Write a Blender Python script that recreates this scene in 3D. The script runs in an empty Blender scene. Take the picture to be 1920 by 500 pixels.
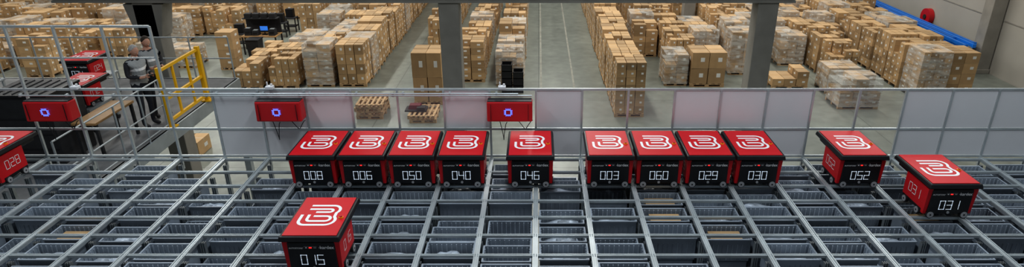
import bpy, math, random
from mathutils import Vector, Matrix
random.seed(7)
ZOOM=None
R=random.uniform
scene=bpy.context.scene
COL=scene.collection
scene.view_settings.view_transform='Standard'
try: scene.view_settings.look='Medium High Contrast'
except Exception as ex: print('look',ex)
F=1200.0; TH=math.atan(522/1200); cT=math.cos(TH); sT=math.sin(TH); CAMZ=9.0; VX=1010.0
def g(px,py,z=0.0):
    H=CAMZ-z; zc=F*H/(cT*(py+272)); return ((px-VX)*zc/F,(zc-H*sT)/cT)

# ---------------------------------------------------------------- materials
def mat(name,col,rough=0.5,metal=0.0,var=0.12,scale=6.0,emit=0,objrand=0.0,bump=0.0,coat=0.0):
    m=bpy.data.materials.new(name); m.use_nodes=True; nt=m.node_tree; N=nt.nodes; L=nt.links
    b=N['Principled BSDF']; b.inputs['Roughness'].default_value=rough; b.inputs['Metallic'].default_value=metal
    if coat: b.inputs['Coat Weight'].default_value=coat
    tc=N.new('ShaderNodeTexCoord'); no=N.new('ShaderNodeTexNoise'); no.inputs['Scale'].default_value=scale; no.inputs['Detail'].default_value=4
    L.new(tc.outputs['Object'],no.inputs['Vector'])
    mr=N.new('ShaderNodeMapRange'); mr.inputs['From Min'].default_value=.3; mr.inputs['From Max'].default_value=.7
    mr.inputs['To Min'].default_value=1-var; mr.inputs['To Max'].default_value=1+var
    L.new(no.outputs['Fac'],mr.inputs['Value'])
    val=mr.outputs['Result']
    if objrand:
        oi=N.new('ShaderNodeObjectInfo'); ge=N.new('ShaderNodeNewGeometry')
        ad=N.new('ShaderNodeMath'); ad.operation='ADD'; L.new(oi.outputs['Random'],ad.inputs[0]); L.new(ge.outputs['Random Per Island'],ad.inputs[1])
        fr=N.new('ShaderNodeMath'); fr.operation='FRACT'; L.new(ad.outputs[0],fr.inputs[0])
        m2=N.new('ShaderNodeMapRange'); m2.inputs['To Min'].default_value=1-objrand; m2.inputs['To Max'].default_value=1+objrand
        L.new(fr.outputs[0],m2.inputs['Value'])
        mu=N.new('ShaderNodeMath'); mu.operation='MULTIPLY'; L.new(val,mu.inputs[0]); L.new(m2.outputs['Result'],mu.inputs[1]); val=mu.outputs[0]
    vm=N.new('ShaderNodeVectorMath'); vm.operation='SCALE'; vm.inputs[0].default_value=col; L.new(val,vm.inputs['Scale'])
    L.new(vm.outputs['Vector'],b.inputs['Base Color'])
    if emit:
        b.inputs['Emission Color'].default_value=(*col,1); b.inputs['Emission Strength'].default_value=emit
    if bump:
        bp=N.new('ShaderNodeBump'); bp.inputs['Strength'].default_value=bump; bp.inputs['Distance'].default_value=.02
        L.new(no.outputs['Fac'],bp.inputs['Height']); L.new(bp.outputs['Normal'],b.inputs['Normal'])
    return m
def film(name,col,lo,hi,scale,rough=.2):
    m=bpy.data.materials.new(name); m.use_nodes=True; nt=m.node_tree; N=nt.nodes; L=nt.links
    b=N['Principled BSDF']; b.inputs['Base Color'].default_value=(*col,1); b.inputs['Roughness'].default_value=rough
    tr=N.new('ShaderNodeBsdfTransparent'); mx=N.new('ShaderNodeMixShader')
    tc=N.new('ShaderNodeTexCoord'); mp=N.new('ShaderNodeMapping'); mp.inputs['Scale'].default_value=(1,1,3)
    no=N.new('ShaderNodeTexNoise'); no.inputs['Scale'].default_value=scale; no.inputs['Detail'].default_value=5
    L.new(tc.outputs['Object'],mp.inputs['Vector']); L.new(mp.outputs['Vector'],no.inputs['Vector'])
    mr=N.new('ShaderNodeMapRange'); mr.inputs['From Min'].default_value=.35; mr.inputs['From Max'].default_value=.65
    mr.inputs['To Min'].default_value=lo; mr.inputs['To Max'].default_value=hi
    L.new(no.outputs['Fac'],mr.inputs['Value']); L.new(mr.outputs['Result'],mx.inputs[0])
    L.new(tr.outputs[0],mx.inputs[1]); L.new(b.outputs[0],mx.inputs[2]); L.new(mx.outputs[0],N['Material Output'].inputs['Surface'])
    return m
M_RED=mat('robot_red',(.58,.005,.012),.5,0,.05,3)
M_REDS=mat('red_metal',(.46,.01,.015),.4,0,.06,3)
M_BLACK=mat('black_plastic',(.010,.010,.012),.42,0,.2,8)
M_BLACKM=mat('black_matte',(.02,.02,.022),.7,0,.2,8)
M_WHITE=mat('white_print',(.85,.85,.85),.5,0,.02,4)
M_DIGIT=mat('display_white',(.78,.86,.95),.5,0,0,4,emit=.3)
M_REDLED=mat('red_led',(1,.03,.03),.5,0,0,4,emit=1.2)
M_BLUELED=mat('blue_led',(.08,.16,1),.5,0,0,4,emit=2.0)
M_ORANGE=mat('orange_button',(.9,.35,.02),.4,0,.05,4)
M_ALU=mat('aluminium_rail',(.56,.60,.61),.42,.55,.12,2.5)
M_ALUD=mat('aluminium_post',(.38,.41,.42),.5,.45,.12,3)
M_WHEEL=mat('wheel_grey',(.42,.42,.43),.4,.3,.1,10)
M_BIN=mat('bin_grey',(.29,.33,.38),.5,0,.1,5,objrand=.25)
M_BINL=mat('bin_rim',(.40,.445,.50),.4,0,.1,5)
M_PANEL=mat('panel_white',(.68,.68,.69),.4,0,.04,1.2)
M_CARTON=mat('cardboard',(.42,.275,.14),.75,0,.08,3,objrand=.34)
M_TAPE=mat('packing_tape',(.54,.40,.24),.35,0,.08,5)
M_LABEL=mat('paper_label',(.75,.74,.70),.6,0,.04,5)
M_WOOD=mat('pallet_wood',(.42,.28,.15),.8,0,.2,6,objrand=.15)
M_BENCH=mat('bench_wood',(.36,.21,.09),.5,0,.15,4)
M_YEL=mat('yellow_paint',(.85,.47,.01),.4,0,.06,3)
M_BLUE=mat('blue_paint',(.01,.17,.62),.4,0,.1,3,objrand=.3)
M_CONC=mat('concrete',(.26,.245,.215),.85,0,.14,1.6,bump=.2)
M_WALL=mat('wall_panel',(.36,.34,.30),.8,0,.06,.6)
M_WRAP=film('stretch_wrap',(.78,.79,.76),.05,.50,2.2)
M_GLASS=film('clear_polycarbonate',(.8,.8,.82),.03,.08,.8,.08)
M_GRATE=mat('platform_grey',(.20,.20,.20),.7,0,.2,3)
M_SKIN=mat('skin',(.55,.30,.21),.6,0,.06,6)
M_LIPS=mat('lips',(.38,.13,.11),.6)
M_GREYH=mat('grey_hair',(.42,.40,.38),.8,0,.2,30)
M_DARKH=mat('dark_hair',(.05,.035,.025),.8,0,.2,30)
M_SHIRT=mat('dark_shirt',(.03,.03,.035),.9,0,.2,8)
M_SHIRT2=mat('grey_shirt',(.05,.05,.055),.9,0,.2,8)
M_TROU=mat('dark_trousers',(.022,.024,.032),.9,0,.2,8)
M_VEST=mat('vest_grey',(.30,.31,.31),.7,0,.1,8)
M_PARCEL=mat('poly_bag',(.38,.42,.47),.3,0,.35,9,objrand=.4,bump=.6)

# ---------------------------------------------------------------- mesh builder
class MB:
    def __init__(s): s.v=[]; s.f=[]; s.m=[]; s.mats=[]; s.sm=[]
    def mi(s,m):
        if m not in s.mats: s.mats.append(m)
        return s.mats.index(m)
    def add(s,vs,fs,m,T=None,smooth=False):
        o=len(s.v); i=s.mi(m)
        for v in vs:
            v=Vector(v); s.v.append(T@v if T else v)
        for f in fs: s.f.append([o+k for k in f]); s.m.append(i); s.sm.append(smooth)
    def box(s,c,d,m,T=None,top=1.0,topy=None):
        x,y,z=d[0]/2,d[1]/2,d[2]/2; ty=top if topy is None else topy
        vs=[(c[0]+a*x*(top if e>0 else 1),c[1]+b*y*(ty if e>0 else 1),c[2]+e*z) for e in(-1,1) for b in(-1,1) for a in(-1,1)]
        s.add(vs,[(0,2,3,1),(4,5,7,6),(0,1,5,4),(2,6,7,3),(0,4,6,2),(1,3,7,5)],m,T)
    def cyl(s,p0,p1,r,m,seg=10,r1=None,T=None,cap=True):
        p0=Vector(p0);p1=Vector(p1); r1=r if r1 is None else r1
        d=(p1-p0).normalized(); a=d.orthogonal().normalized(); b=d.cross(a)
        vs=[]
        for p,q in((p0,r),(p1,r1)):
            for i in range(seg):
                t=2*math.pi*i/seg; vs.append(p+a*math.cos(t)*q+b*math.sin(t)*q)
        s.add(vs,[(i,(i+1)%seg,seg+(i+1)%seg,seg+i) for i in range(seg)],m,T,True)
        if cap: s.add(vs,[list(range(seg))[::-1],list(range(seg,2*seg))],m,T)
    def tube(s,pts,r,m,seg=6):
        for a,b in zip(pts,pts[1:]): s.cyl(a,b,r,m,seg)
    def ell(s,c,r,m,u=12,w=8,T=None,fn=None):
        vs=[];fs=[]
        for j in range(w+1):
            ph=math.pi*j/w
            for i in range(u):
                t=2*math.pi*i/u; p=Vector((math.sin(ph)*math.cos(t),math.sin(ph)*math.sin(t),math.cos(ph)))
                if fn: p=fn(p)
                vs.append((c[0]+p[0]*r[0],c[1]+p[1]*r[1],c[2]+p[2]*r[2]))
        for j in range(w):
            for i in range(u): fs.append((j*u+i,(j+1)*u+i,(j+1)*u+(i+1)%u,j*u+(i+1)%u))
        s.add(vs,fs,m,T,True)
    def ribbon(s,pts,w,mp,m):
        n=len(pts); vs=[]
        for i,p in enumerate(pts):
            a=pts[max(i-1,0)]; b=pts[min(i+1,n-1)]
            dx,dy=b[0]-a[0],b[1]-a[1]; l=math.hypot(dx,dy) or 1; nx,ny=-dy/l*w/2,dx/l*w/2
            vs+= [mp(p[0]+nx,p[1]+ny),mp(p[0]-nx,p[1]-ny)]
        s.add(vs,[(2*i,2*i+1,2*i+3,2*i+2) for i in range(n-1)],m)
    def absorb(s,me,fn):
        o=len(s.v)
        for v in me.vertices: s.v.append(v.co.copy())
        for p in me.polygons:
            s.f.append([o+k for k in p.vertices]); s.m.append(s.mi(fn(p.center))); s.sm.append(True)
    def mesh(s,name):
        me=bpy.data.meshes.new(name); me.from_pydata([tuple(v) for v in s.v],[],s.f)
        for m in s.mats: me.materials.append(m)
        me.polygons.foreach_set('material_index',s.m); me.polygons.foreach_set('use_smooth',s.sm); me.update(); return me
def ob(name,data,parent=None,loc=(0,0,0),rot=0,label=None,cat=None,group=None,kind=None,bevel=0):
    if isinstance(data,MB): data=data.mesh(name)
    o=bpy.data.objects.new(name,data); COL.objects.link(o); o.location=loc
    if rot: o.rotation_euler=(0,0,rot)
    if parent: o.parent=parent
    if label: o['label']=label
    if cat: o['category']=cat
    if group: o['group']=group
    if kind: o['kind']=kind
    if bevel:
        b=o.modifiers.new('bevel','BEVEL'); b.width=bevel; b.segments=2; b.limit_method='ANGLE'
    return o
def empty(name,loc,label,cat,group=None,rot=0):
    o=ob(name,None,None,loc,rot,label,cat,group); o.empty_display_size=.1; return o

# ---------------------------------------------------------------- setting
GZ=4.74; P=.683; L0=-.04; RY=.427; YB=8.83
def floor_mat():
    m=mat('floor_concrete',(.205,.222,.195),.33,0,.16,.35); nt=m.node_tree; N=nt.nodes; L=nt.links; b=N['Principled BSDF']
    src=b.inputs['Base Color'].links[0].from_socket
    tc=N.new('ShaderNodeTexCoord'); br=N.new('ShaderNodeTexBrick'); br.offset=0
    br.inputs['Scale'].default_value=1; br.inputs['Brick Width'].default_value=6; br.inputs['Row Height'].default_value=6; br.inputs['Mortar Size'].default_value=.02
    br.inputs['Color1'].default_value=(1,1,1,1); br.inputs['Color2'].default_value=(.95,.95,.95,1); br.inputs['Mortar'].default_value=(.6,.6,.6,1)
    L.new(tc.outputs['Object'],br.inputs['Vector'])
    no=N.new('ShaderNodeTexNoise'); no.inputs['Scale'].default_value=2.5; no.inputs['Detail'].default_value=8; L.new(tc.outputs['Object'],no.inputs['Vector'])
    mr=N.new('ShaderNodeMapRange'); mr.inputs['To Min'].default_value=.6; mr.inputs['To Max'].default_value=1.35; L.new(no.outputs['Fac'],mr.inputs['Value'])
    v=N.new('ShaderNodeVectorMath'); v.operation='MULTIPLY'; L.new(src,v.inputs[0]); L.new(br.outputs['Color'],v.inputs[1])
    v2=N.new('ShaderNodeVectorMath'); v2.operation='SCALE'; L.new(v.outputs[0],v2.inputs[0]); L.new(mr.outputs[0],v2.inputs['Scale'])
    L.new(v2.outputs[0],b.inputs['Base Color']); return m
M_FLOOR=floor_mat()
b=MB(); b.box((-6,25,-.1),(54,80,.2),M_FLOOR); ob('floor',b,kind='structure')
b=MB(); b.box((20.35,25,5),(.3,80,10.4),M_WALL)
for z in (2.4,4.9,7.4): b.box((20.19,25,z),(.03,80,.04),M_CONC)
ob('wall_right',b,kind='structure')
b=MB(); b.box((-33.15,25,5),(.3,80,10.4),M_WALL); ob('wall_left',b,kind='structure')
b=MB(); b.box((-6,65.15,5),(54,.3,10.4),M_WALL); ob('wall_back',b,kind='structure')

# concrete pillars and beam
def pillar(x,y,w,h,label,corbel=False):
    b=MB(); b.box((0,0,h/2),(w,w,h),M_CONC); b.box((0,0,.1),(w+.06,w+.06,.2),M_CONC)
    if corbel: b.box((0,0,h-.5),(w*1.2,w,.9),M_CONC,top=1.6,topy=1)
    ob('concrete_pillar',b,loc=(x,y,0),label=label,cat='pillar',bevel=.02)
PLX=(-10.4,-2.37,6.04)
for i,x in enumerate(PLX): pillar(x,17,.54,5.46,'square grey concrete pillar holding up a concrete beam',i==0)
for x,y in ((8.0,34),): pillar(x,y,.6,8,'grey concrete pillar standing among pallets of cartons')
for y in (16.5,27.7,38.9,50): pillar(19.85,y,.6,10.2,'grey concrete pillar standing against the warehouse wall')
b=MB(); b.box((-3.0,17,5.78),(19.4,.6,.6),M_CONC); b.box((-3.0,17,5.49),(19.4,.7,.06),M_CONC)
ob('concrete_beam',b,label='long grey concrete beam resting on square pillars',cat='beam')

# ---------------------------------------------------------------- storage grid
K0,K1=-13,12; NR=10
grid=empty('storage_grid',(0,0,0),'aluminium storage grid with double tracks over rows of bins','storage grid')
XL=L0+K0*P; XR=L0+K1*P; YF=YB-NR*RY
b=MB(); Ly=YB-YF+.08
b.box((0,0,-.028),(.062,Ly,.036),M_ALUD)
for dx in(-.027,.027): b.box((dx,0,-.003),(.010,Ly,.016),M_ALU)
b.box((0,0,-.006),(.014,Ly,.010),M_ALU)
b.box((0,0,-.0095),(.062,Ly,.003),M_ALU)
meY=b.mesh('rail_long')
for k in range(K0,K1+1): ob('rail',meY,grid,(L0+k*P,(YB+YF)/2,GZ))
b=MB(); Lx=XR-XL+.08
b.box((0,0,-.026),(Lx,.038,.022),M_ALUD)
for dy in(-.015,.015): b.box((0,dy,-.008),(Lx,.008,.014),M_ALU)
b.box((0,0,-.0135),(Lx,.038,.003),M_ALU)
meX=b.mesh('rail_cross')
for r in range(NR+1): ob('cross_rail',meX,grid,((XL+XR)/2,YB-r*RY,GZ))
def postgeo(b,x,y):
    b.box((x,y,(GZ-.1)/2),(.05,.012,GZ-.12),M_ALUD); b.box((x,y,(GZ-.1)/2),(.012,.05,GZ-.12),M_ALUD)
    for a in(-1,1): b.box((x+a*.025,y,(GZ-.1)/2),(.01,.05,GZ-.12),M_ALUD)
b=MB(); postgeo(b,0,0); meP=b.mesh('grid_post')
pts=[(k,r) for k in range(K0,K1+1) for r in range(NR+1)]
pts.sort(key=lambda t:abs(t[0])*.6+abs(t[1]-5))
for k,r in pts[:100]: ob('grid_post',meP,grid,(L0+k*P,YB-r*RY,0))
b=MB()
for k,r in pts[100:]: postgeo(b,L0+k*P,YB-r*RY)
ob('grid_post',b,grid,kind='stuff')
# bins
def binmesh():
    b=MB(); w,d,h,t=.585,.345,.32,.012
    b.box((0,0,t/2),(w-.04,d-.04,t),M_BIN)
    for s in(-1,1):
        b.box((0,s*(d/2-.012),h/2),(w-.02,t,h),M_BIN); b.box((s*(w/2-.012),0,h/2),(t,d-.02,h),M_BIN)
        b.box((0,s*(d/2-.006),h-.008),(w,.018,.016),M_BINL); b.box((s*(w/2-.006),0,h-.008),(.018,d,.016),M_BINL)
        for i in range(9):
            x=-.24+i*.06; b.box((x,s*(d/2-.022),h/2),(.012,.012,h-.04),M_BINL); b.box((x,s*(d/2-.003),h/2-.03),(.008,.012,h-.1),M_BIN)
        for i in range(5): b.box((s*(w/2-.022),-.12+i*.06,h/2),(.012,.01,h-.04),M_BINL)
    return b.mesh('storage_bin')
meB=binmesh(); low=MB()
def parcel_mesh(seed):
    rr=random.Random(seed); b=MB()
    b.ell((0,0,.06),(.24,.125,.055),M_PARCEL,12,6,fn=lambda p:p*(1+rr.uniform(-.15,.12)))
    for i in range(3): b.ell((rr.uniform(-.13,.13),rr.uniform(-.04,.04),.10),(.10,.075,.035),M_PARCEL,9,5,fn=lambda p:p*(1+rr.uniform(-.2,.15)))
    return b.mesh('parcel')
mePs=[parcel_mesh(i) for i in range(6)]
b=MB(); b.box((0,0,.07),(.4,.2,.14),M_CARTON); b.box((0,0,.141),(.4,.03,.002),M_TAPE); mePs.append(b.mesh('parcel'))
for k in range(K0,K1):
    for r in range(NR):
        x=L0+(k+.5)*P; y=YB-(r+.5)*RY
        if k<-5 and r<3 and random.random()<.35: dz=random.choice((.75,1.1))
        else: dz=random.choice((.08,.08,.10,.10,.13,.13,.30,.45))
        fc=(k,r) in((2,3),(2,2),(3,4),(7,3),(-9,4))
        if fc: dz=.1
        zt=GZ-dz-.32
        ob('storage_bin',meB,None,(x,y,zt),label='grey ribbed plastic storage bin hanging under the grid tracks',cat='storage bin',group='storage bins in the grid')
        low.box((x,y,(zt-.01)/2),(.54,.31,zt-.02),M_BIN)
        if fc or random.random()<.6:
            ob('parcel',mePs[6] if fc else mePs[random.randrange(6)],None,(x+R(-.02,.02),y,zt+(.13 if dz<.2 else .06)),label='brown carton lying in a grey bin' if fc else 'crumpled packed goods lying in a grey bin',cat='parcel',group='goods in storage bins')
ob('bin_stack',low,label='lower stacks of grey storage bins beneath the grid',cat='storage bins',kind='stuff')

# ---------------------------------------------------------------- fence
fence=empty('safety_fence',(0,YB+.06,GZ),'aluminium safety fence with white and clear panels','fence')
FY=.0
def fpost(k,h): 
    b=MB(); b.box((0,0,h/2-.1),(.03,.035,h+.2),M_ALU); ob('fence_post',b,fence,(L0+k*P,FY,0))
FH=1.10
for k in range(-13,-7): fpost(k,2.04)
for k in range(-7,13): fpost(k,FH)
def frail(k0,k1,z,s=.032,y=FY):
    b=MB(); x0=L0+k0*P; x1=L0+k1*P; b.box(((x0+x1)/2,0,0),(x1-x0,s*.8,s),M_ALU); ob('fence_rail',b,fence,(0,y,z))
frail(-13,12,.02); frail(-13,12,.47); frail(-13,12,FH); frail(-13,-8,2.04); frail(-13,-8,1.58,.02)
white={-7,-6,-5,-2,0,3,4,5,8,9,10,11}; lowwhite={-7,-6,-5,-4,0,1,5,8,9,10,11}
bw={}
for k in range(-13,12):
    for z0,z1,st in((.49,FH-.02,white),(.04,.45,lowwhite)):
        w=k in st
        if k<-7: continue
        key=(z0,w)
        if key not in bw:
            b=MB(); b.box((0,0,(z1-z0)/2),(P-.035,.008,z1-z0),M_PANEL if w else M_GLASS); bw[key]=b.mesh('panel')
        ob('panel',bw[key],fence,(L0+(k+.5)*P,FY,z0),label='white opaque panel' if w else 'clear transparent panel')
# conduits
for dz,x0,x1 in((1.03,-7.6,-.1),(1.06,-5.4,-.3)):
    b=MB(); b.cyl((x0,0,0),(x1,0,0),.012,M_ALU,8)
    n=int((x1-x0)/P)
    for i in range(n+1): b.box((x0+i*P,.02,0),(.03,.05,.04),M_ALU)
    ob('conduit_pipe',b,loc=(0,YB-.02,GZ+dz),label='thin grey metal conduit pipe clipped along the fence',cat='pipe')

# chargers
def charger(x,cab=True):
    e=empty('charging_unit',(x,YB-.12,GZ+.70),'red charging unit with blue light on the fence','charger','robot chargers on the fence')
    b=MB(); b.box((0,0,.15),(.66,.22,.30),M_REDS,topy=.8); b.box((0,.13,.2),(.5,.08,.06),M_BLACKM); ob('housing',b,e,bevel=.02)
    b=MB(); b.box((-.0,-.004,.302),(.64,.14,.012),M_BLACK); b.box((-.27,-.112,.15),(.006,.01,.24),M_BLACK); b.box((.27,-.112,.15),(.006,.01,.24),M_BLACK); ob('trim',b,e)
    b=MB()
    T=Matrix.Translation((-.02,-.108,.15))@Matrix.Rotation(math.radians(4),4,'X')
    b.ribbon([(-.03,-.04),(.03,-.04),(.04,-.03),(.04,.03),(.03,.04),(-.03,.04),(-.04,.03),(-.04,-.03),(-.03,-.04)],.013,lambda u,v:T@Vector((u,-.006,v)),M_BLUELED)
    for i in range(4): 
        for s in(-1,1): b.box(((i-1.5)*.021,-.004,s*.055),(.007,.006,.010),M_BLUELED,T); b.box((s*.055,-.004,(i-1.5)*.021),(.010,.006,.007),M_BLUELED,T)
    ob('indicator_light',b,e,label='glowing blue square light')
    if cab:
        for x0,dx,d in((-.16,.12,.34),(.1,.24,.16)):
            b=MB(); pts=[(x0+dx*t+ .02*math.sin(6*t),.02,-d*math.sin(math.pi*min(t,.95))*1.0) for t in [i/12 for i in range(13)]]
            b.tube(pts,.0055,M_BLACKM); ob('cable',b,e)
for px in (526,956,97):
    charger((px-VX)/1200*9.35)
for px in (497,940,126):
    x=(px-VX)/1200*9.2
    e=empty('wireless_antenna',(x,YB+.02,GZ+FH+.02),'small white wireless unit mounted on fence rail','antenna')
    b=MB(); b.box((0,0,.025),(.11,.09,.05),M_PANEL); ob('housing',b,e,bevel=.01)
    b=MB(); b.cyl((-.03,0,.05),(-.03,0,.11),.010,M_PANEL,8); b.cyl((.03,0,.05),(.03,0,.08),.016,M_PANEL,8); ob('aerial',b,e)

# ---------------------------------------------------------------- robots
def arc(cx,cy,r,a0,a1,n=8):
    return [(cx+r*math.cos(math.radians(a0+(a1-a0)*i/n)),cy+r*math.sin(math.radians(a0+(a1-a0)*i/n))) for i in range(n+1)]
def logo_mesh():
    b=MB(); W,H=.40,.42
    mp=lambda u,v:((u-.5)*W,(v-.5)*H,0)
    w=.085
    b.ribbon([(.12,1.0)]+arc(.76,.77,.23,90,-42)+arc(.76,.24,.24,42,-90)+arc(.20,.20,.20,-90,-180,6)+[(0,.52)],w,mp,M_WHITE)
    b.ribbon([(.12,.81)]+arc(.72,.73,.08,90,-90,6)+[(.34,.65)],w,mp,M_WHITE)
    b.ribbon([(.34,.44)]+[(.66,.44)]+arc(.72,.315,.125,90,-90,7)+arc(.30,.29,.10,-90,-180,5)+[(.20,.52)],w,mp,M_WHITE)
    return b.mesh('logo')
SEG={'0':'abcdef','1':'bc','2':'abged','3':'abgcd','4':'fgbc','5':'afgcd','6':'afgedc','8':'abcdefg','9':'abcdfg'}
def digits(txt,h,mp,m,w=None,lw=.13):
    b=MB(); w=w or h*.56; gap=w*.42; tot=len(txt)*w+(len(txt)-1)*gap; t=h*lw
    S={'a':((0,h),(w,h)),'b':((w,h),(w,h/2)),'c':((w,h/2),(w,0)),'d':((0,0),(w,0)),'e':((0,0),(0,h/2)),'f':((0,h/2),(0,h)),'g':((0,h/2),(w,h/2))}
    for i,ch in enumerate(txt):
        ox=-tot/2+i*(w+gap)
        for s in SEG[ch]:
            (x0,y0),(x1,y1)=S[s]; 
            if x0==x1: q=[(x0-t/2,min(y0,y1)-t*.35),(x0+t/2,min(y0,y1)-t*.35),(x0+t/2,max(y0,y1)+t*.35),(x0-t/2,max(y0,y1)+t*.35)]
            else: q=[(x0-t*.35,y0-t/2),(x1+t*.35,y0-t/2),(x1+t*.35,y0+t/2),(x0-t*.35,y0+t/2)]
            b.add([mp(ox+a,c) for a,c in q],[(0,1,2,3)],m)
    return b
def textmesh(s,size,name):
    c=bpy.data.curves.new(name,'FONT'); c.body=s; c.size=size; c.align_x='CENTER'; c.extrude=.0005; c.offset=size*.02
    o=bpy.data.objects.new(name,c); COL.objects.link(o); bpy.context.view_layer.update()
    me=bpy.data.meshes.new_from_object(o.evaluated_get(bpy.context.evaluated_depsgraph_get())); bpy.data.objects.remove(o)
    me.materials.clear(); me.materials.append(M_WHITE); me.name=name; return me
meLogo=logo_mesh(); meK=textmesh('kardex',.055,'lettering'); meA=textmesh('AUTOSTORE',.026,'lettering')
RW,RL,RH=.65,.90,.52; BL=.52; BF=.07
def rparts():
    d={}
    b=MB(); b.box((0,BF+BL/2,.245),(.56,BL-.02,.37),M_BLACK); b.box((0,BF+BL/2,.10),(.58,BL,.10),M_BLACK)
    b.box((0,BF+BL+.13,.40),(.54,.28,.07),M_BLACK); d['body']=b.mesh('body')
    b=MB(); b.box((0,RL/2,.475),(RW+.02,RL,.06),M_BLACK,top=.965); b.box((0,RL/2,.437),(RW-.06,RL-.1,.03),M_BLACK); d['lid']=b.mesh('lid')
    b=MB(); b.box((0,RL/2+.005,.507),(RW-.06,RL-.07,.012),M_RED); d['lid_panel']=b.mesh('lid_panel')
    b=MB(); 
    b.add([(-.02,BF,.06),(.02,BF,.06),(.03,BF-.02,.42),(-.03,BF-.02,.42),(-.02,BF+.05,.06),(.02,BF+.05,.06),(.03,BF+.05,.42),(-.03,BF+.05,.42)],
      [(0,1,2,3),(5,4,7,6),(4,0,3,7),(1,5,6,2),(3,2,6,7),(4,5,1,0)],M_RED); d['corner_post']=b.mesh('corner_post')
    b=MB(); b.box((0,BF+BL/2,.26),(.022,BL-.03,.31),M_RED); d['side_panel']=b.mesh('side_panel')
    b=MB(); b.box((0,BF-.012,.245),(.52,.02,.33),M_BLACK); d['front_panel']=b.mesh('front_panel')
    b=MB(); b.cyl((0,-.018,0),(0,.018,0),.052,M_BLACKM,18); b.cyl((0,-.023,0),(0,.01,0),.042,M_WHEEL,18); b.cyl((0,-.026,0),(0,.01,0),.012,M_BLACKM,10); d['wheel']=b.mesh('wheel')
    b=MB(); b.cyl((0,0,0),(0,0,.014),.026,M_ORANGE,14); b.cyl((0,0,.014),(0,0,.026),.018,M_REDS,12); d['button']=b.mesh('button')
    b=MB(); b.box((0,0,0),(.03,.006,.012),M_REDLED); b.box((-.045,0,0),(.02,.004,.012),M_WHITE); b.box((.05,0,0),(.03,.004,.012),M_WHEEL); b.box((.10,0,0),(.014,.004,.014),M_WHEEL); b.box((-.10,0,0),(.05,.004,.006),M_WHEEL); b.box((0,0,.016),(.14,.003,.003),M_WHEEL); d['status_light']=b.mesh('status_light')
    b=MB(); b.cyl((0,0,0),(0,-.006,0),.018,M_WHEEL,14); d['emblem']=b.mesh('emblem')
    return d
RP=rparts()
def robot(x,y,z,num,label,rot=0):
    e=empty('storage_robot',(x,y,z),label,'robot','storage robots on the grid',rot)
    ob('body',RP['body'],e,bevel=.012); ob('lid',RP['lid'],e,bevel=.012); ob('lid_panel',RP['lid_panel'],e,bevel=.004)
    ob('logo',meLogo,e,(-.01,RL/2+.01,.5145))
    ob('front_panel',RP['front_panel'],e,bevel=.006)
    for s in(-1,1):
        ob('corner_post',RP['corner_post'],e,(s*.283,0,0)); ob('side_panel',RP['side_panel'],e,(s*.290,0,0))
        for yy in (BF+.12,BF+BL-.1):
            o=ob('wheel',RP['wheel'],e,(s*.297,yy,.052)); o.rotation_euler=(0,0,s*math.pi/2)
        ob('wheel',RP['wheel'],e,(s*.215,BF-.005,.055)); o=ob('wheel',RP['wheel'],e,(s*.215,BF+BL,.055)); o.rotation_euler=(0,0,math.pi)
        sg=s
        ob('side_number',digits(num,.12,lambda u,v,sg=sg:(sg*.303,BF+.27+sg*u,.20+v),M_WHITE,lw=.08),e)
    ob('number_display',digits(num,.12,lambda u,v:(u-.005,BF-.0235,.135+v),M_DIGIT,w=.064,lw=.075),e)
    o=ob('lettering',meK,e,(.17,BF-.0235,.335)); o.rotation_euler=(math.pi/2,0,0)
    o=ob('lettering',meA,e,(-.17,BF-.0235,.335)); o.rotation_euler=(math.pi/2,0,0)
    ob('status_light',RP['status_light'],e,(-.01,BF-.024,.35)); ob('emblem',RP['emblem'],e,(0,BF-.022,.09))
    ob('button',RP['button'],e,(.245,.40,.513))
    return e
y0=7.84
def cx(k): return L0+(k+.5)*P
for k,n in((-5,'008'),(-4,'006'),(-3,'050'),(-2,'040'),(1,'003'),(2,'060'),(3,'029'),(4,'030')):
    robot(cx(k),y0,GZ+.003,n,f'red and black storage robot numbered {n} parked beside the fence')
robot(-.115,y0,GZ+.003,'046','red and black storage robot numbered 046 standing alone by the fence')
robot(cx(6)+.05,y0,GZ+.003,'052','red and black storage robot numbered 052 by clear fence panels')
robot(cx(7)+.12,7.02,GZ+.003,'031','red and black storage robot numbered 031 on the open grid')
robot(-7.78,y0,GZ+.003,'028','red and black storage robot numbered 028 near the tall fence')
robot(-2.47,5.83,GZ+.003,'015','red and black storage robot numbered 015 alone on open grid')

# ---------------------------------------------------------------- service platform
PZ=3.66
plat=empty('service_platform',(0,0,0),'raised grey steel service platform with railing','platform')
b=MB(); b.box((-11.4,12.6,PZ-.06),(7.1,6.6,.12),M_GRATE)
ob('deck',b,plat)
b=MB(); b.box((-11.4,9.3,PZ-.15),(7.1,.08,.3),M_ALUD); b.box((-7.85,12.6,PZ-.15),(.08,6.6,.3),M_ALUD); b.box((-11.4,15.9,PZ-.15),(7.1,.08,.3),M_ALUD); ob('edge_beam',b,plat)
for x,y in((-7.95,9.4),(-7.95,15.8),(-14.8,9.4),(-14.8,15.8),(-11.4,9.4),(-11.4,15.8)):
    b=MB(); b.box((0,0,(PZ-.2)/2),(.16,.16,PZ-.2),M_ALUD); b.box((0,0,.01),(.3,.3,.02),M_ALUD); ob('leg',b,plat,(x,y,0))
b=MB()
for yy in (9.4,10.2,11.0,11.8,12.5): b.cyl((-7.85,yy,PZ),(-7.85,yy,PZ+1.1),.018,M_ALUD,8)
for z in(.1,.55,1.1): b.cyl((-7.85,9.4,PZ+z),(-7.85,12.5,PZ+z),.016,M_ALUD,8)
for xx in range(-15,-7): b.cyl((xx+.1,15.85,PZ),(xx+.1,15.85,PZ+1.1),.02,M_ALU,8)
for z in(.55,1.1): b.cyl((-14.9,15.85,PZ+z),(-7.9,15.85,PZ+z),.018,M_ALU,8)
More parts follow.
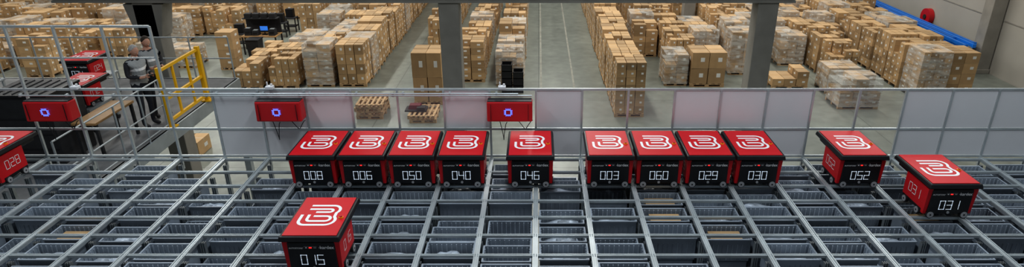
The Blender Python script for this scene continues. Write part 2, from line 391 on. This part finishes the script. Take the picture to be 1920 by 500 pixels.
b.cyl((-7.85,14.4,PZ),(-7.85,14.4,PZ+1.1),.02,M_ALU,8)
ob('railing',b,plat)
e=empty('safety_gate',(-7.85,12.62,PZ),'yellow tubular steel safety gate on the platform edge','gate')
for y in(0,1.62): b=MB(); b.box((0,y,.66),(.09,.09,1.32),M_YEL); b.box((0,y,.015),(.2,.2,.03),M_YEL); ob('gate_post',b,e)
b=MB()
for z in(.15,.62,1.25): b.box((0,.81,z),(.05,1.62,.06),M_YEL)
for y in(.5,1.1): b.box((0,y,.68),(.04,.05,1.1),M_YEL)
ob('gate_frame',b,e)
# cabinet, carts, bench
b=MB(); b.box((-9.45,11.3,PZ+.66),(1.1,.9,1.32),M_BLACKM); b.box((-9.45,11.3,PZ+1.34),(1.14,.94,.05),M_BLACK)
for z in(.3,.6,.9): b.box((-9.45,10.845,PZ+z),(1.0,.01,.02),M_BLACK)
for i in range(6): b.box((-9.85+i*.16,11.3,PZ+1.37),(.02,.8,.02),M_BLACKM)
ob('service_cabinet',b,label='black metal service cabinet standing on the platform',cat='cabinet',bevel=.01)
for x,y in((-9.6,12.3),(-10.6,14.0)):
    e=empty('robot_cart',(x,y,PZ),'low grey steel cart carrying a robot','cart')
    b=MB(); b.box((0,.45,.5),(.7,.95,.05),M_ALUD); ob('deck',b,e)
    for a in(-.3,.3):
        for c in(.05,.85): b=MB(); b.box((a,c,.28),(.05,.05,.4),M_ALUD); b.cyl((a-.02,c,.05),(a+.02,c,.05),.05,M_BLACKM,12); ob('leg',b,e)
    robot(x,y,PZ+.53,'012' if x>-10 else '024','red and black robot under maintenance on a cart')
for x,y in((-10.9,11.4),(-11.6,12.6),(-10.9,10.2)):
    e=empty('tool_trolley',(x,y,PZ),'grey steel tool trolley with shelves on castors','trolley')
    for a in(-.3,.3):
        for c in(-.22,.22): b=MB(); b.box((a,c,.55),(.04,.04,.95),M_ALU); b.cyl((a-.02,c,.05),(a+.02,c,.05),.05,M_BLACKM,12); ob('leg',b,e)
    for z in(.15,.55,1.0): b=MB(); b.box((0,0,z),(.68,.5,.03),M_ALUD); b.box((0,-.24,z+.04),(.68,.02,.08),M_ALUD); ob('shelf',b,e)
    b=MB(); b.box((-.1,0,1.09),(.3,.3,.14),M_BLACKM); b.box((.18,.05,1.06),(.14,.2,.08),M_ALU); ob('tool_box',b,None,(x,y,PZ),label='black tool box on a steel trolley',cat='tool box')
e=empty('workbench',(-8.55,11.7,PZ),'narrow wooden workbench with black steel legs','workbench')
b=MB(); b.box((0,0,.70),(.46,1.25,.05),M_BENCH); ob('top',b,e,bevel=.008)
for a in(-.19,.19):
    for c in(-.56,.56): b=MB(); b.box((a,c,.34),(.05,.05,.68),M_BLACKM); ob('leg',b,e)

# ---------------------------------------------------------------- people
def person(pos,rot,sc,hair,shirt,vest,label):
    V=[];E=[];RR=[]
    def v(p,r): V.append(p); RR.append(r); return len(V)-1
    def ch(i,*items):
        for p,r in items: j=v(p,r); E.append((i,j)); i=j
        return i
    pel=v((0,0,.95),(.14,.17)); 
    ch1=ch(pel,((.01,0,1.12),(.12,.155)),((.02,0,1.30),(.13,.18)),((.0,0,1.43),(.10,.16)))
    ch(ch1,((.015,0,1.51),(.055,.055)),((.045,0,1.60),(.052,.052)))
    for s in(-1,1):
        k=ch(pel,((.0,s*.10,.86),(.10,.10)),((.03,s*.11,.50),(.062,.062)),((-.02,s*.115,.12),(.045,.045)),((-.01,s*.115,.06),(.045,.045)),((.15,s*.13,.035),(.035,.045)))
        ch(ch1,((0,s*.19,1.42),(.062,.062)),((.03,s*.245,1.16),(.045,.045)),((.27,s*.115,1.14),(.032,.032)),((.33,s*.08,1.16),(.026,.038)))
    me=bpy.data.meshes.new('person_skeleton'); me.from_pydata(V,E,[]); o=bpy.data.objects.new('tmp',me); COL.objects.link(o)
    o.modifiers.new('s','SKIN'); 
    for i,sv in enumerate(me.skin_vertices[0].data): sv.radius=RR[i]; sv.use_root=(i==0)
    m=o.modifiers.new('u','SUBSURF'); m.levels=2; m.render_levels=2
    bpy.context.view_layer.update()
    me2=bpy.data.meshes.new_from_object(o.evaluated_get(bpy.context.evaluated_depsgraph_get())); bpy.data.objects.remove(o)
    b=MB()
    def fn(c):
        if c.z>1.5 and c.x>-.1 and abs(c.y)<.1: return M_SKIN
        if c.x>.25 and c.z>1.0: return M_SKIN
        if c.z<.09: return M_BLACKM
        if c.z<1.0: return M_TROU
        return shirt
    b.absorb(me2,fn)
    T=Matrix.Translation((.065,0,1.655))@Matrix.Rotation(math.radians(22),4,'Y')
    b.ell((0,0,0),(.098,.076,.122),M_SKIN,16,12,T,fn=lambda p:Vector((p.x*(1-.18*max(0,-p.z)),p.y*(1-.28*max(0,-p.z)),p.z)))
    b.ell((.095,0,-.012),(.022,.013,.026),M_SKIN,8,6,T)
    b.box((.088,0,-.058),(.012,.040,.006),M_LIPS,T)
    for s in(-1,1):
        b.ell((.086,s*.03,.012),(.007,.011,.005),M_WHITE,8,5,T); b.ell((.091,s*.03,.012),(.004,.005,.005),M_BLACKM,6,4,T)
        b.ell((-.005,s*.077,-.005),(.022,.010,.032),M_SKIN,8,6,T)
        # fingers and thumb curled round the held device
        for i in range(4):
            z=1.135+i*.018; l=(.05,.058,.055,.045)[i]
            p0=(.345,s*.078,z); p1=(.345+l*.6,s*.062,z+.004); p2=(.345+l*.8,s*.035,z+.006)
            b.cyl(p0,p1,.010,M_SKIN,7,.009); b.cyl(p1,p2,.009,M_SKIN,7,.007)
        b.cyl((.32,s*.06,1.18),(.35,s*.04,1.205),.011,M_SKIN,7,.009); b.cyl((.35,s*.04,1.205),(.365,s*.025,1.205),.009,M_SKIN,7,.007)
    e=ob('person',b,None,pos,rot,label,'person'); e.scale=(sc,)*3
    h=MB(); h.ell((-.016,0,.024),(.100,.084,.115),hair,14,10,T,fn=lambda p:Vector((min(p.x,.25+.5*p.z if p.z>0 else -.15),p.y,max(p.z,-.4)))); ob('hair',h,e)
    if vest:
        vb=MB()
        for p in me2.polygons:
            c=p.center
            if .98<c.z<1.47 and abs(c.y)<.185 and -.2<c.x<.17:
                mm=M_WHITE if (1.10<c.z<1.15 or 1.25<c.z<1.30) else M_VEST
                vs=[me2.vertices[i].co+me2.vertices[i].normal*.014 for i in p.vertices]
                vb.add(vs,[list(range(len(vs)))],mm,None,True)
        ob('safety_vest',vb,e)
    d=MB(); d.box((.375,0,1.185),(.07,.13,.012),M_BLACK,Matrix.Identity(4))
    ph=ob('handheld_device',d,None,pos,rot,'black handheld device held in both hands','device'); ph.scale=(sc,)*3
person((-8.36,12.72,PZ),math.radians(-20),1.0,M_GREYH,M_SHIRT,True,'person with grey hair in grey vest looking at a handheld device')
person((-8.42,13.3,PZ),math.radians(-35),1.02,M_DARKH,M_SHIRT2,True,'person with dark hair in grey vest standing close behind another')

# ---------------------------------------------------------------- cartons, pallets
def carton_geo(b,T,d):
    x,y,z=d; b.box((0,0,z/2),d,M_CARTON,T)
    b.box((0,0,z+.001),(x*.998,.05,.003),M_TAPE,T)
    for s in(-1,1):
        b.box((s*(x/2+.001),0,z-.05),(.003,.05,.1),M_TAPE,T)
        b.box((s*(x/2+.0015),y*.12,z*.5),(.003,y*.26,z*.26),M_LABEL,T)
    b.box((x*.12,-y/2-.0015,z*.55),(x*.24,.003,z*.26),M_LABEL,T)
    b.box((0,-y/2-.001,z*.03),(x,.002,.008),M_TAPE,T)
def pallet_mesh(w,d):
    b=MB()
    for i in range(6): b.box((-w/2+.05+i*(w-.1)/5,0,.133),(.1,d,.022),M_WOOD)
    for j in(-1,0,1):
        b.box((0,j*(d/2-.05),.111),(w,.1,.022),M_WOOD); b.box((0,j*(d/2-.05),.011),(w,.1,.022),M_WOOD)
        for i in(-1,0,1): b.box((i*(w/2-.07),j*(d/2-.05),.061),(.14,.1,.078),M_WOOD)
    return b.mesh('pallet')
PAL=pallet_mesh(1.16,1.16)
LOADS=[]
def load(x,y,w=1.15,d=1.15,h=1.6,wrap=None,n=None,pal=True,miss=.25):
    LOADS.append(dict(x=x,y=y,w=w,d=d,h=h,wrap=(random.random()<.30) if wrap is None else wrap,n=n,pal=pal,miss=miss))
def row(cx,y0,y1,step=1.28,h0=1.5,h1=1.9,**k):
    y=y0
    while y<y1: load(cx+R(-.04,.04),y,h=R(h0,h1),**k); y+=step+R(0,.10)
load(-4.3,24.1,1.15,1.2,2.1,False,(2,2,2),miss=0)
load(7.1,26.2,1.45,1.2,1.5,False,(2,2,2),miss=0); load(5.8,26.4,.95,1.3,1.35,True)
load(10.5,25.9,1.5,1.1,.75,False,(3,2,2),miss=.4)
load(12.3,23.6,1.55,1.15,1.2,True); load(12.4,25.3,1.3,1.1,1.1,True)
row(-7.85,26.2,44,1.22,1.75,1.95,miss=.05); row(-9.2,26.2,43,1.24,1.3,1.9); row(-10.65,26.0,31,1.24,1.1,1.6); row(-10.8,33.0,43,1.25,1.3,1.8); row(-12.1,25.9,29.5,1.25,1.0,1.3); row(-12.4,35,43,1.35,1.2,1.8)
load(-14.1,28.3,.75,.75,1.75,False,(1,1,4)); load(-13.3,29.6,.6,.6,.5,False,(1,1,1),False)
load(-16.2,33.6,1.2,1.2,1.6); load(-17.5,34.8,1.2,1.2,1.5); load(-18.9,32.8,h=1.4,wrap=True); load(-18.8,34.5,h=1.5); load(-16.4,28.8,1.3,1.2,.9,True); load(-17.8,29.0,1.2,1.2,1.1,True); load(-16,38,h=1.7); load(-14.6,38.4,h=1.5);load(-13.9,40,h=1.6); load(-17.5,38.2,h=1.5); load(-19,38,h=1.6); load(-17.4,36.4,h=1.5)
for X in (-20.6,-22.0,-23.4,-24.8,-26.2,-27.6,-29.0,-30.5):
    for Y in (27.5,29.0,30.5,32.0,33.5,35.0,36.6,38.2,40):
        if random.random()<.93 and not(X>-21 and Y<30): load(X+R(-.08,.08),Y+R(-.12,.12),h=R(.9,1.9))
row(-1.2,26.3,42,1.3,1.4,2.1); row(-2.9,26.8,42,1.5,1.0,1.9); row(-5.0,32,42,1.35,1.3,1.7)
row(3.35,22.8,44,1.2,1.95,2.15,w=1.1,miss=.1,wrap=False)
row(6.4,28.0,43,1.3,1.5,1.8); row(5.15,30.6,43,1.35,1.5,1.9)
row(7.65,29,32.5,1.4,1.4,1.7); row(7.65,36,42,1.4,1.4,1.7); row(9.0,27.8,43,1.24,1.8,2.1); row(10.3,31.5,43,1.3,1.5,2.0)
row(13.0,26.8,43,1.3,1.3,1.9); row(11.7,29.2,43,1.4,1.0,1.7,wrap=True); row(14.3,31,43,1.3,1.2,1.8)
row(15.6,24.7,43,1.22,1.7,2.0,miss=.15); row(16.85,24.9,43,1.22,1.7,1.9,miss=.15); row(18.05,31.5,38,1.3,1.3,1.8,w=1.0)
# load under the platform side
load(*g(362,284),.9,.8,.5,False,(2,1,1),False)
def cartons_of(L):
    w,d,h=L['w'],L['d'],L['h']; z0=.145 if L['pal'] else .002
    n=L['n'] or (random.choice((2,3,3,4)),random.choice((2,3,3)),max(1,round((h-.1)/random.choice((.24,.30,.36,.42)))))
    sx,sy,sz=w/n[0],d/n[1],(h-z0)/n[2]; out=[]
    for i in range(n[0]):
        for j in range(n[1]):
            drop=0
            if random.random()<L['miss']: drop=1
            if L['miss']>.1 and random.random()<.12: drop=2
            for k in range(max(1,n[2]-drop)):
                out.append((-w/2+(i+.5)*sx,-d/2+(j+.5)*sy,z0+k*sz,sx-R(.008,.03),sy-R(.008,.03),sz-.004,R(-.02,.02)))
    return out
LOADS=[L for L in LOADS if not(abs(L['x']-8.0)<.95 and abs(L['y']-34)<.95)]
keep=[]
for L in LOADS:
    if all(abs(L['x']-q['x'])>(L['w']+q['w'])/2+.02 or abs(L['y']-q['y'])>(L['d']+q['d'])/2+.02 for q in keep): keep.append(L)
LOADS=keep
LOADS.sort(key=lambda l:l['y']+abs(l['x'])*.3)
rest=MB(); cnt=0; cache={}
wrapn=0
for L in LOADS:
    cs=cartons_of(L)
    if L['wrap']:
        e=empty('wrapped_pallet_load',(L['x'],L['y'],0),'pallet of brown cartons wrapped in clear stretch film','pallet load','wrapped pallet loads in the warehouse')
        p=ob('pallet',PAL,e); p.scale=(L['w']/1.16,L['d']/1.16,1)
        b=MB()
        for c in cs: carton_geo(b,Matrix.Translation(c[:3])@Matrix.Rotation(c[6],4,'Z'),c[3:6])
        ob('cartons',b,e,kind='stuff')
        b=MB(); w,d,h=L['w']+.03,L['d']+.03,L['h']+.02
        n=5; 
        for k in range(n):
            z0=.1+(h-.1)*k/n; z1=.1+(h-.1)*(k+1)/n; t=.97 if k==n-1 else 1
            b.box((0,0,(z0+z1)/2),(w+R(-.01,.02),d+R(-.01,.02),z1-z0),M_WRAP,top=t)
        ob('stretch_wrap',b,e); wrapn+=1
        continue
    if L['pal']:
        p=ob('pallet',PAL,None,(L['x'],L['y'],0),label='wooden pallet carrying a stack of brown cartons',cat='pallet',group='wooden pallets in the warehouse'); p.scale=(L['w']/1.16,L['d']/1.16,1)
    for c in cs:
        if cnt<300:
            key=tuple(round(q,2) for q in c[3:6])
            if key not in cache:
                b=MB(); carton_geo(b,Matrix.Identity(4),[max(q-.006,.05) if i<2 else c[5] for i,q in enumerate(key)]); cache[key]=b.mesh('carton')
            o=ob('carton',cache[key],None,(L['x']+c[0],L['y']+c[1],c[2]),c[6],'brown cardboard carton with white label stacked on a pallet','carton','cartons stacked in the warehouse'); o.scale=(1,1,c[5]/cache[key].vertices[4].co.z if cache[key].vertices[4].co.z else 1); cnt+=1
        else: carton_geo(rest,Matrix.Translation((L['x']+c[0],L['y']+c[1],c[2]))@Matrix.Rotation(c[6],4,'Z'),c[3:6])
ob('carton',rest,label='many more brown cartons stacked on distant pallets',cat='cartons',group='cartons stacked in the warehouse',kind='stuff')
print('loads',len(LOADS),'wrapped',wrapn)
# empty pallets
for i,(px,py,nn) in enumerate(((700,212,4),(797,219,2))):
    x,y=g(px,py)
    for k in range(nn): 
        p=ob('pallet',PAL,None,(x+R(-.03,.03),y,.146*k),R(-.04,.04)+.0,'empty wooden pallet stacked on the open floor','pallet','empty wooden pallets')
        p.scale=(.85,1.05,1)
x,y=g(785,219)
b=MB(); b.box((0,0,.165),(.8,.5,.05),M_BLACKM); b.box((-.05,.05,.26),(.5,.34,.15),mat('dark_red_metal',(.12,.01,.02),.6),top=.8); b.box((.2,-.1,.24),(.3,.3,.12),M_BLACKM)
ob('machine_part',b,None,(x-.05,y,.16),label='dark red machine part lying on an empty pallet',cat='machine part')
# black crates
x,y=-1.3,25.1
for a in(0,1):
    for k in range(4-a):
        b=MB(); 
        b.box((0,0,.015),(.42,.5,.03),M_BLACK)
        for s in(-1,1): b.box((s*.2,0,.15),(.02,.5,.3),M_BLACK); b.box((0,s*.24,.15),(.42,.02,.3),M_BLACK); b.box((0,s*.255,.28),(.44,.02,.03),M_BLACKM); b.box((0,s*.253,.1),(.3,.01,.02),M_BLACKM)
        ob('plastic_crate',b,None,(x+a*.46,y,k*.305),label='black plastic crate stacked on the floor',cat='crate',group='black plastic crates')
# blue beams along right wall
for i in range(4):
    for j in range(3):
        b=MB(); b.box((0,0,0),(.13,11.5,.14),M_BLUE); b.box((0,0,.0),(.14,11.5,.05),M_BLUE); 
        for s in(-1,1): b.box((0,s*5.75,0),(.15,.05,.17),M_BLUE)
        ob('rack_beam',b,None,(18.75+i*.2,33.8+R(-.8,.8),.94+j*.18),label='long blue steel racking beam lying in a bundle',cat='beam',group='blue racking beams by the wall')
for y in(29.5,33.5,37.5):
    e=empty('beam_trestle',(19.05,y,0),'low steel trestle carrying blue racking beams','trestle')
    b=MB(); b.box((0,0,.81),(.85,.1,.08),M_BLUE); ob('crossbar',b,e)
    for s in(-1,1): b=MB(); b.box((s*.36,0,.385),(.08,.1,.77),M_BLUE); ob('leg',b,e)
# hose reel
e=empty('fire_hose_reel',(20.03,32.7,1.35),'round red fire hose reel mounted on the wall','hose reel')
b=MB(); b.cyl((.15,0,0),(-.1,0,0),.42,M_REDS,24); b.cyl((-.1,0,0),(-.14,0,0),.12,M_BLACKM,16); ob('reel',b,e)
b=MB(); b.tube([(-.05,.4*math.cos(t/3),.1-.5*math.sin(t/3)-.1) for t in range(0,10)],.03,M_REDS); b.box((.05,0,-.6),(.2,.12,.5),M_REDS); ob('hose',b,e)
# packing desk with monitor, bin
x,y=g(497,98)
e=empty('packing_desk',(x,y,0),'packing desk with dark shelves and wooden top','desk')
b=MB(); b.box((0,0,.9),(1.7,.9,.05),M_BENCH); ob('top',b,e)
for a in(-.8,.8):
    for c in(-.4,.4): b=MB(); b.box((a,c,.44),(.06,.06,.88),M_BLACKM); ob('leg',b,e)
b=MB(); b.box((0,.4,1.3),(1.7,.04,.8),M_BLACKM); b.box((0,.2,1.68),(1.7,.4,.04),M_BLACKM)
for i in range(4): b.box((-.6+i*.4,.2,1.8),(.3,.3,.22),M_BLACKM)
ob('shelf',b,e)
M_SCR=mat('screen_blue',(.05,.25,.9),.4,0,.3,8,emit=.3)
e=empty('monitor',(x+.2,y-.1,.925),'computer monitor with blue screen on packing desk','monitor')
b=MB(); b.box((0,0,.01),(.25,.18,.02),M_BLACK); b.box((0,.02,.12),(.04,.04,.22),M_BLACK); ob('stand',b,e)
b=MB(); b.box((0,0,.32),(.42,.04,.26),M_BLACK); ob('housing',b,e); b=MB(); b.box((0,-.022,.32),(.37,.005,.21),M_SCR); ob('screen',b,e)
for dx,sz in((-.55,.34),(-.2,.24),(.62,.30)):
    b=MB(); b.box((0,0,sz/2),(.32,.34,sz),M_BLACKM,top=.9); b.box((0,-.172,sz*.5),(.2,.01,sz*.3),M_BLACK); b.box((0,0,sz+.01),(.2,.2,.02),M_ALUD)
    ob('label_printer',b,None,(x+dx,y-.15,.927),label='black label printer standing on the packing desk',cat='printer',bevel=.01)
x,y=g(483,112); b=MB(); b.box((0,0,.5),(.48,.5,1.0),M_BLACKM,top=1.2); b.box((0,0,1.02),(.62,.64,.05),M_BLACK); b.cyl((-.26,.24,.1),(.26,.24,.1),.1,M_BLACK,12)
ob('waste_bin',b,None,(x,y,0),label='black plastic wheeled waste bin beside a packing desk',cat='waste bin')
for (px,py,dx) in ((455,90,.0),(530,68,.0),(548,58,0)):
    x,y=g(px,py); b=MB(); b.box((0,0,.75),(.7,.5,.05),M_BLACKM); b.box((0,0,.3),(.6,.45,.06),M_BLACKM)
    for a in(-.32,.32):
        for c in(-.22,.22): b.box((a,c,.4),(.05,.05,.8),M_BLACKM)
    b.box((0,.1,1.0),(.4,.3,.45),M_BLACK)
    ob('equipment_cart',b,None,(x,y,0),label='dark equipment cart loaded with packing machines',cat='cart')
# floor line marks
M_LINE=mat('floor_line',(.28,.28,.24),.6,0,.2,3)
for i,(x,y,w,d) in enumerate(((.1,34,.08,22),(1.5,34,.08,22))):
    b=MB(); b.box((x,y,.003),(w,d,.004),M_LINE); ob(f'trim_{i+1}',b,kind='structure')

# ---------------------------------------------------------------- lights
w=bpy.data.worlds.new('world'); scene.world=w; w.use_nodes=True; w.node_tree.nodes['Background'].inputs['Color'].default_value=(.85,.92,1,1); w.node_tree.nodes['Background'].inputs['Strength'].default_value=.16
def area(x,y,z,sx,sy,e,col=(1,.98,.92)):
    l=bpy.data.lights.new('ceiling_lamp','AREA'); l.shape='RECTANGLE'; l.size=sx; l.size_y=sy; l.energy=e; l.color=col
    o=bpy.data.objects.new('ceiling_lamp',l); COL.objects.link(o); o.location=(x,y,z)
    o['label']='long ceiling lamp over the warehouse'; o['category']='lamp'
for x in(-24,-12,1,13):
    for y in(22,33,44): area(x,y,12.5,.8,7,640)
for x in(-6,0,6): area(x,6.5,11.5,.6,5,215,(.86,.94,1))
# ---------------------------------------------------------------- camera
c=bpy.data.cameras.new('camera'); co=bpy.data.objects.new('camera',c); COL.objects.link(co)
co.location=(0,0,CAMZ); co.rotation_euler=(math.pi/2-TH,0,0); c.sensor_fit='HORIZONTAL'; c.sensor_width=36; c.lens=36*F/1920; c.shift_x=-(VX-960)/1920; c.clip_end=200
if ZOOM:
    s,zx,zy=ZOOM; c.lens*=s; c.shift_x=(zx-VX)*s/1920; c.shift_y=-(zy-250)*s/1920
scene.camera=co
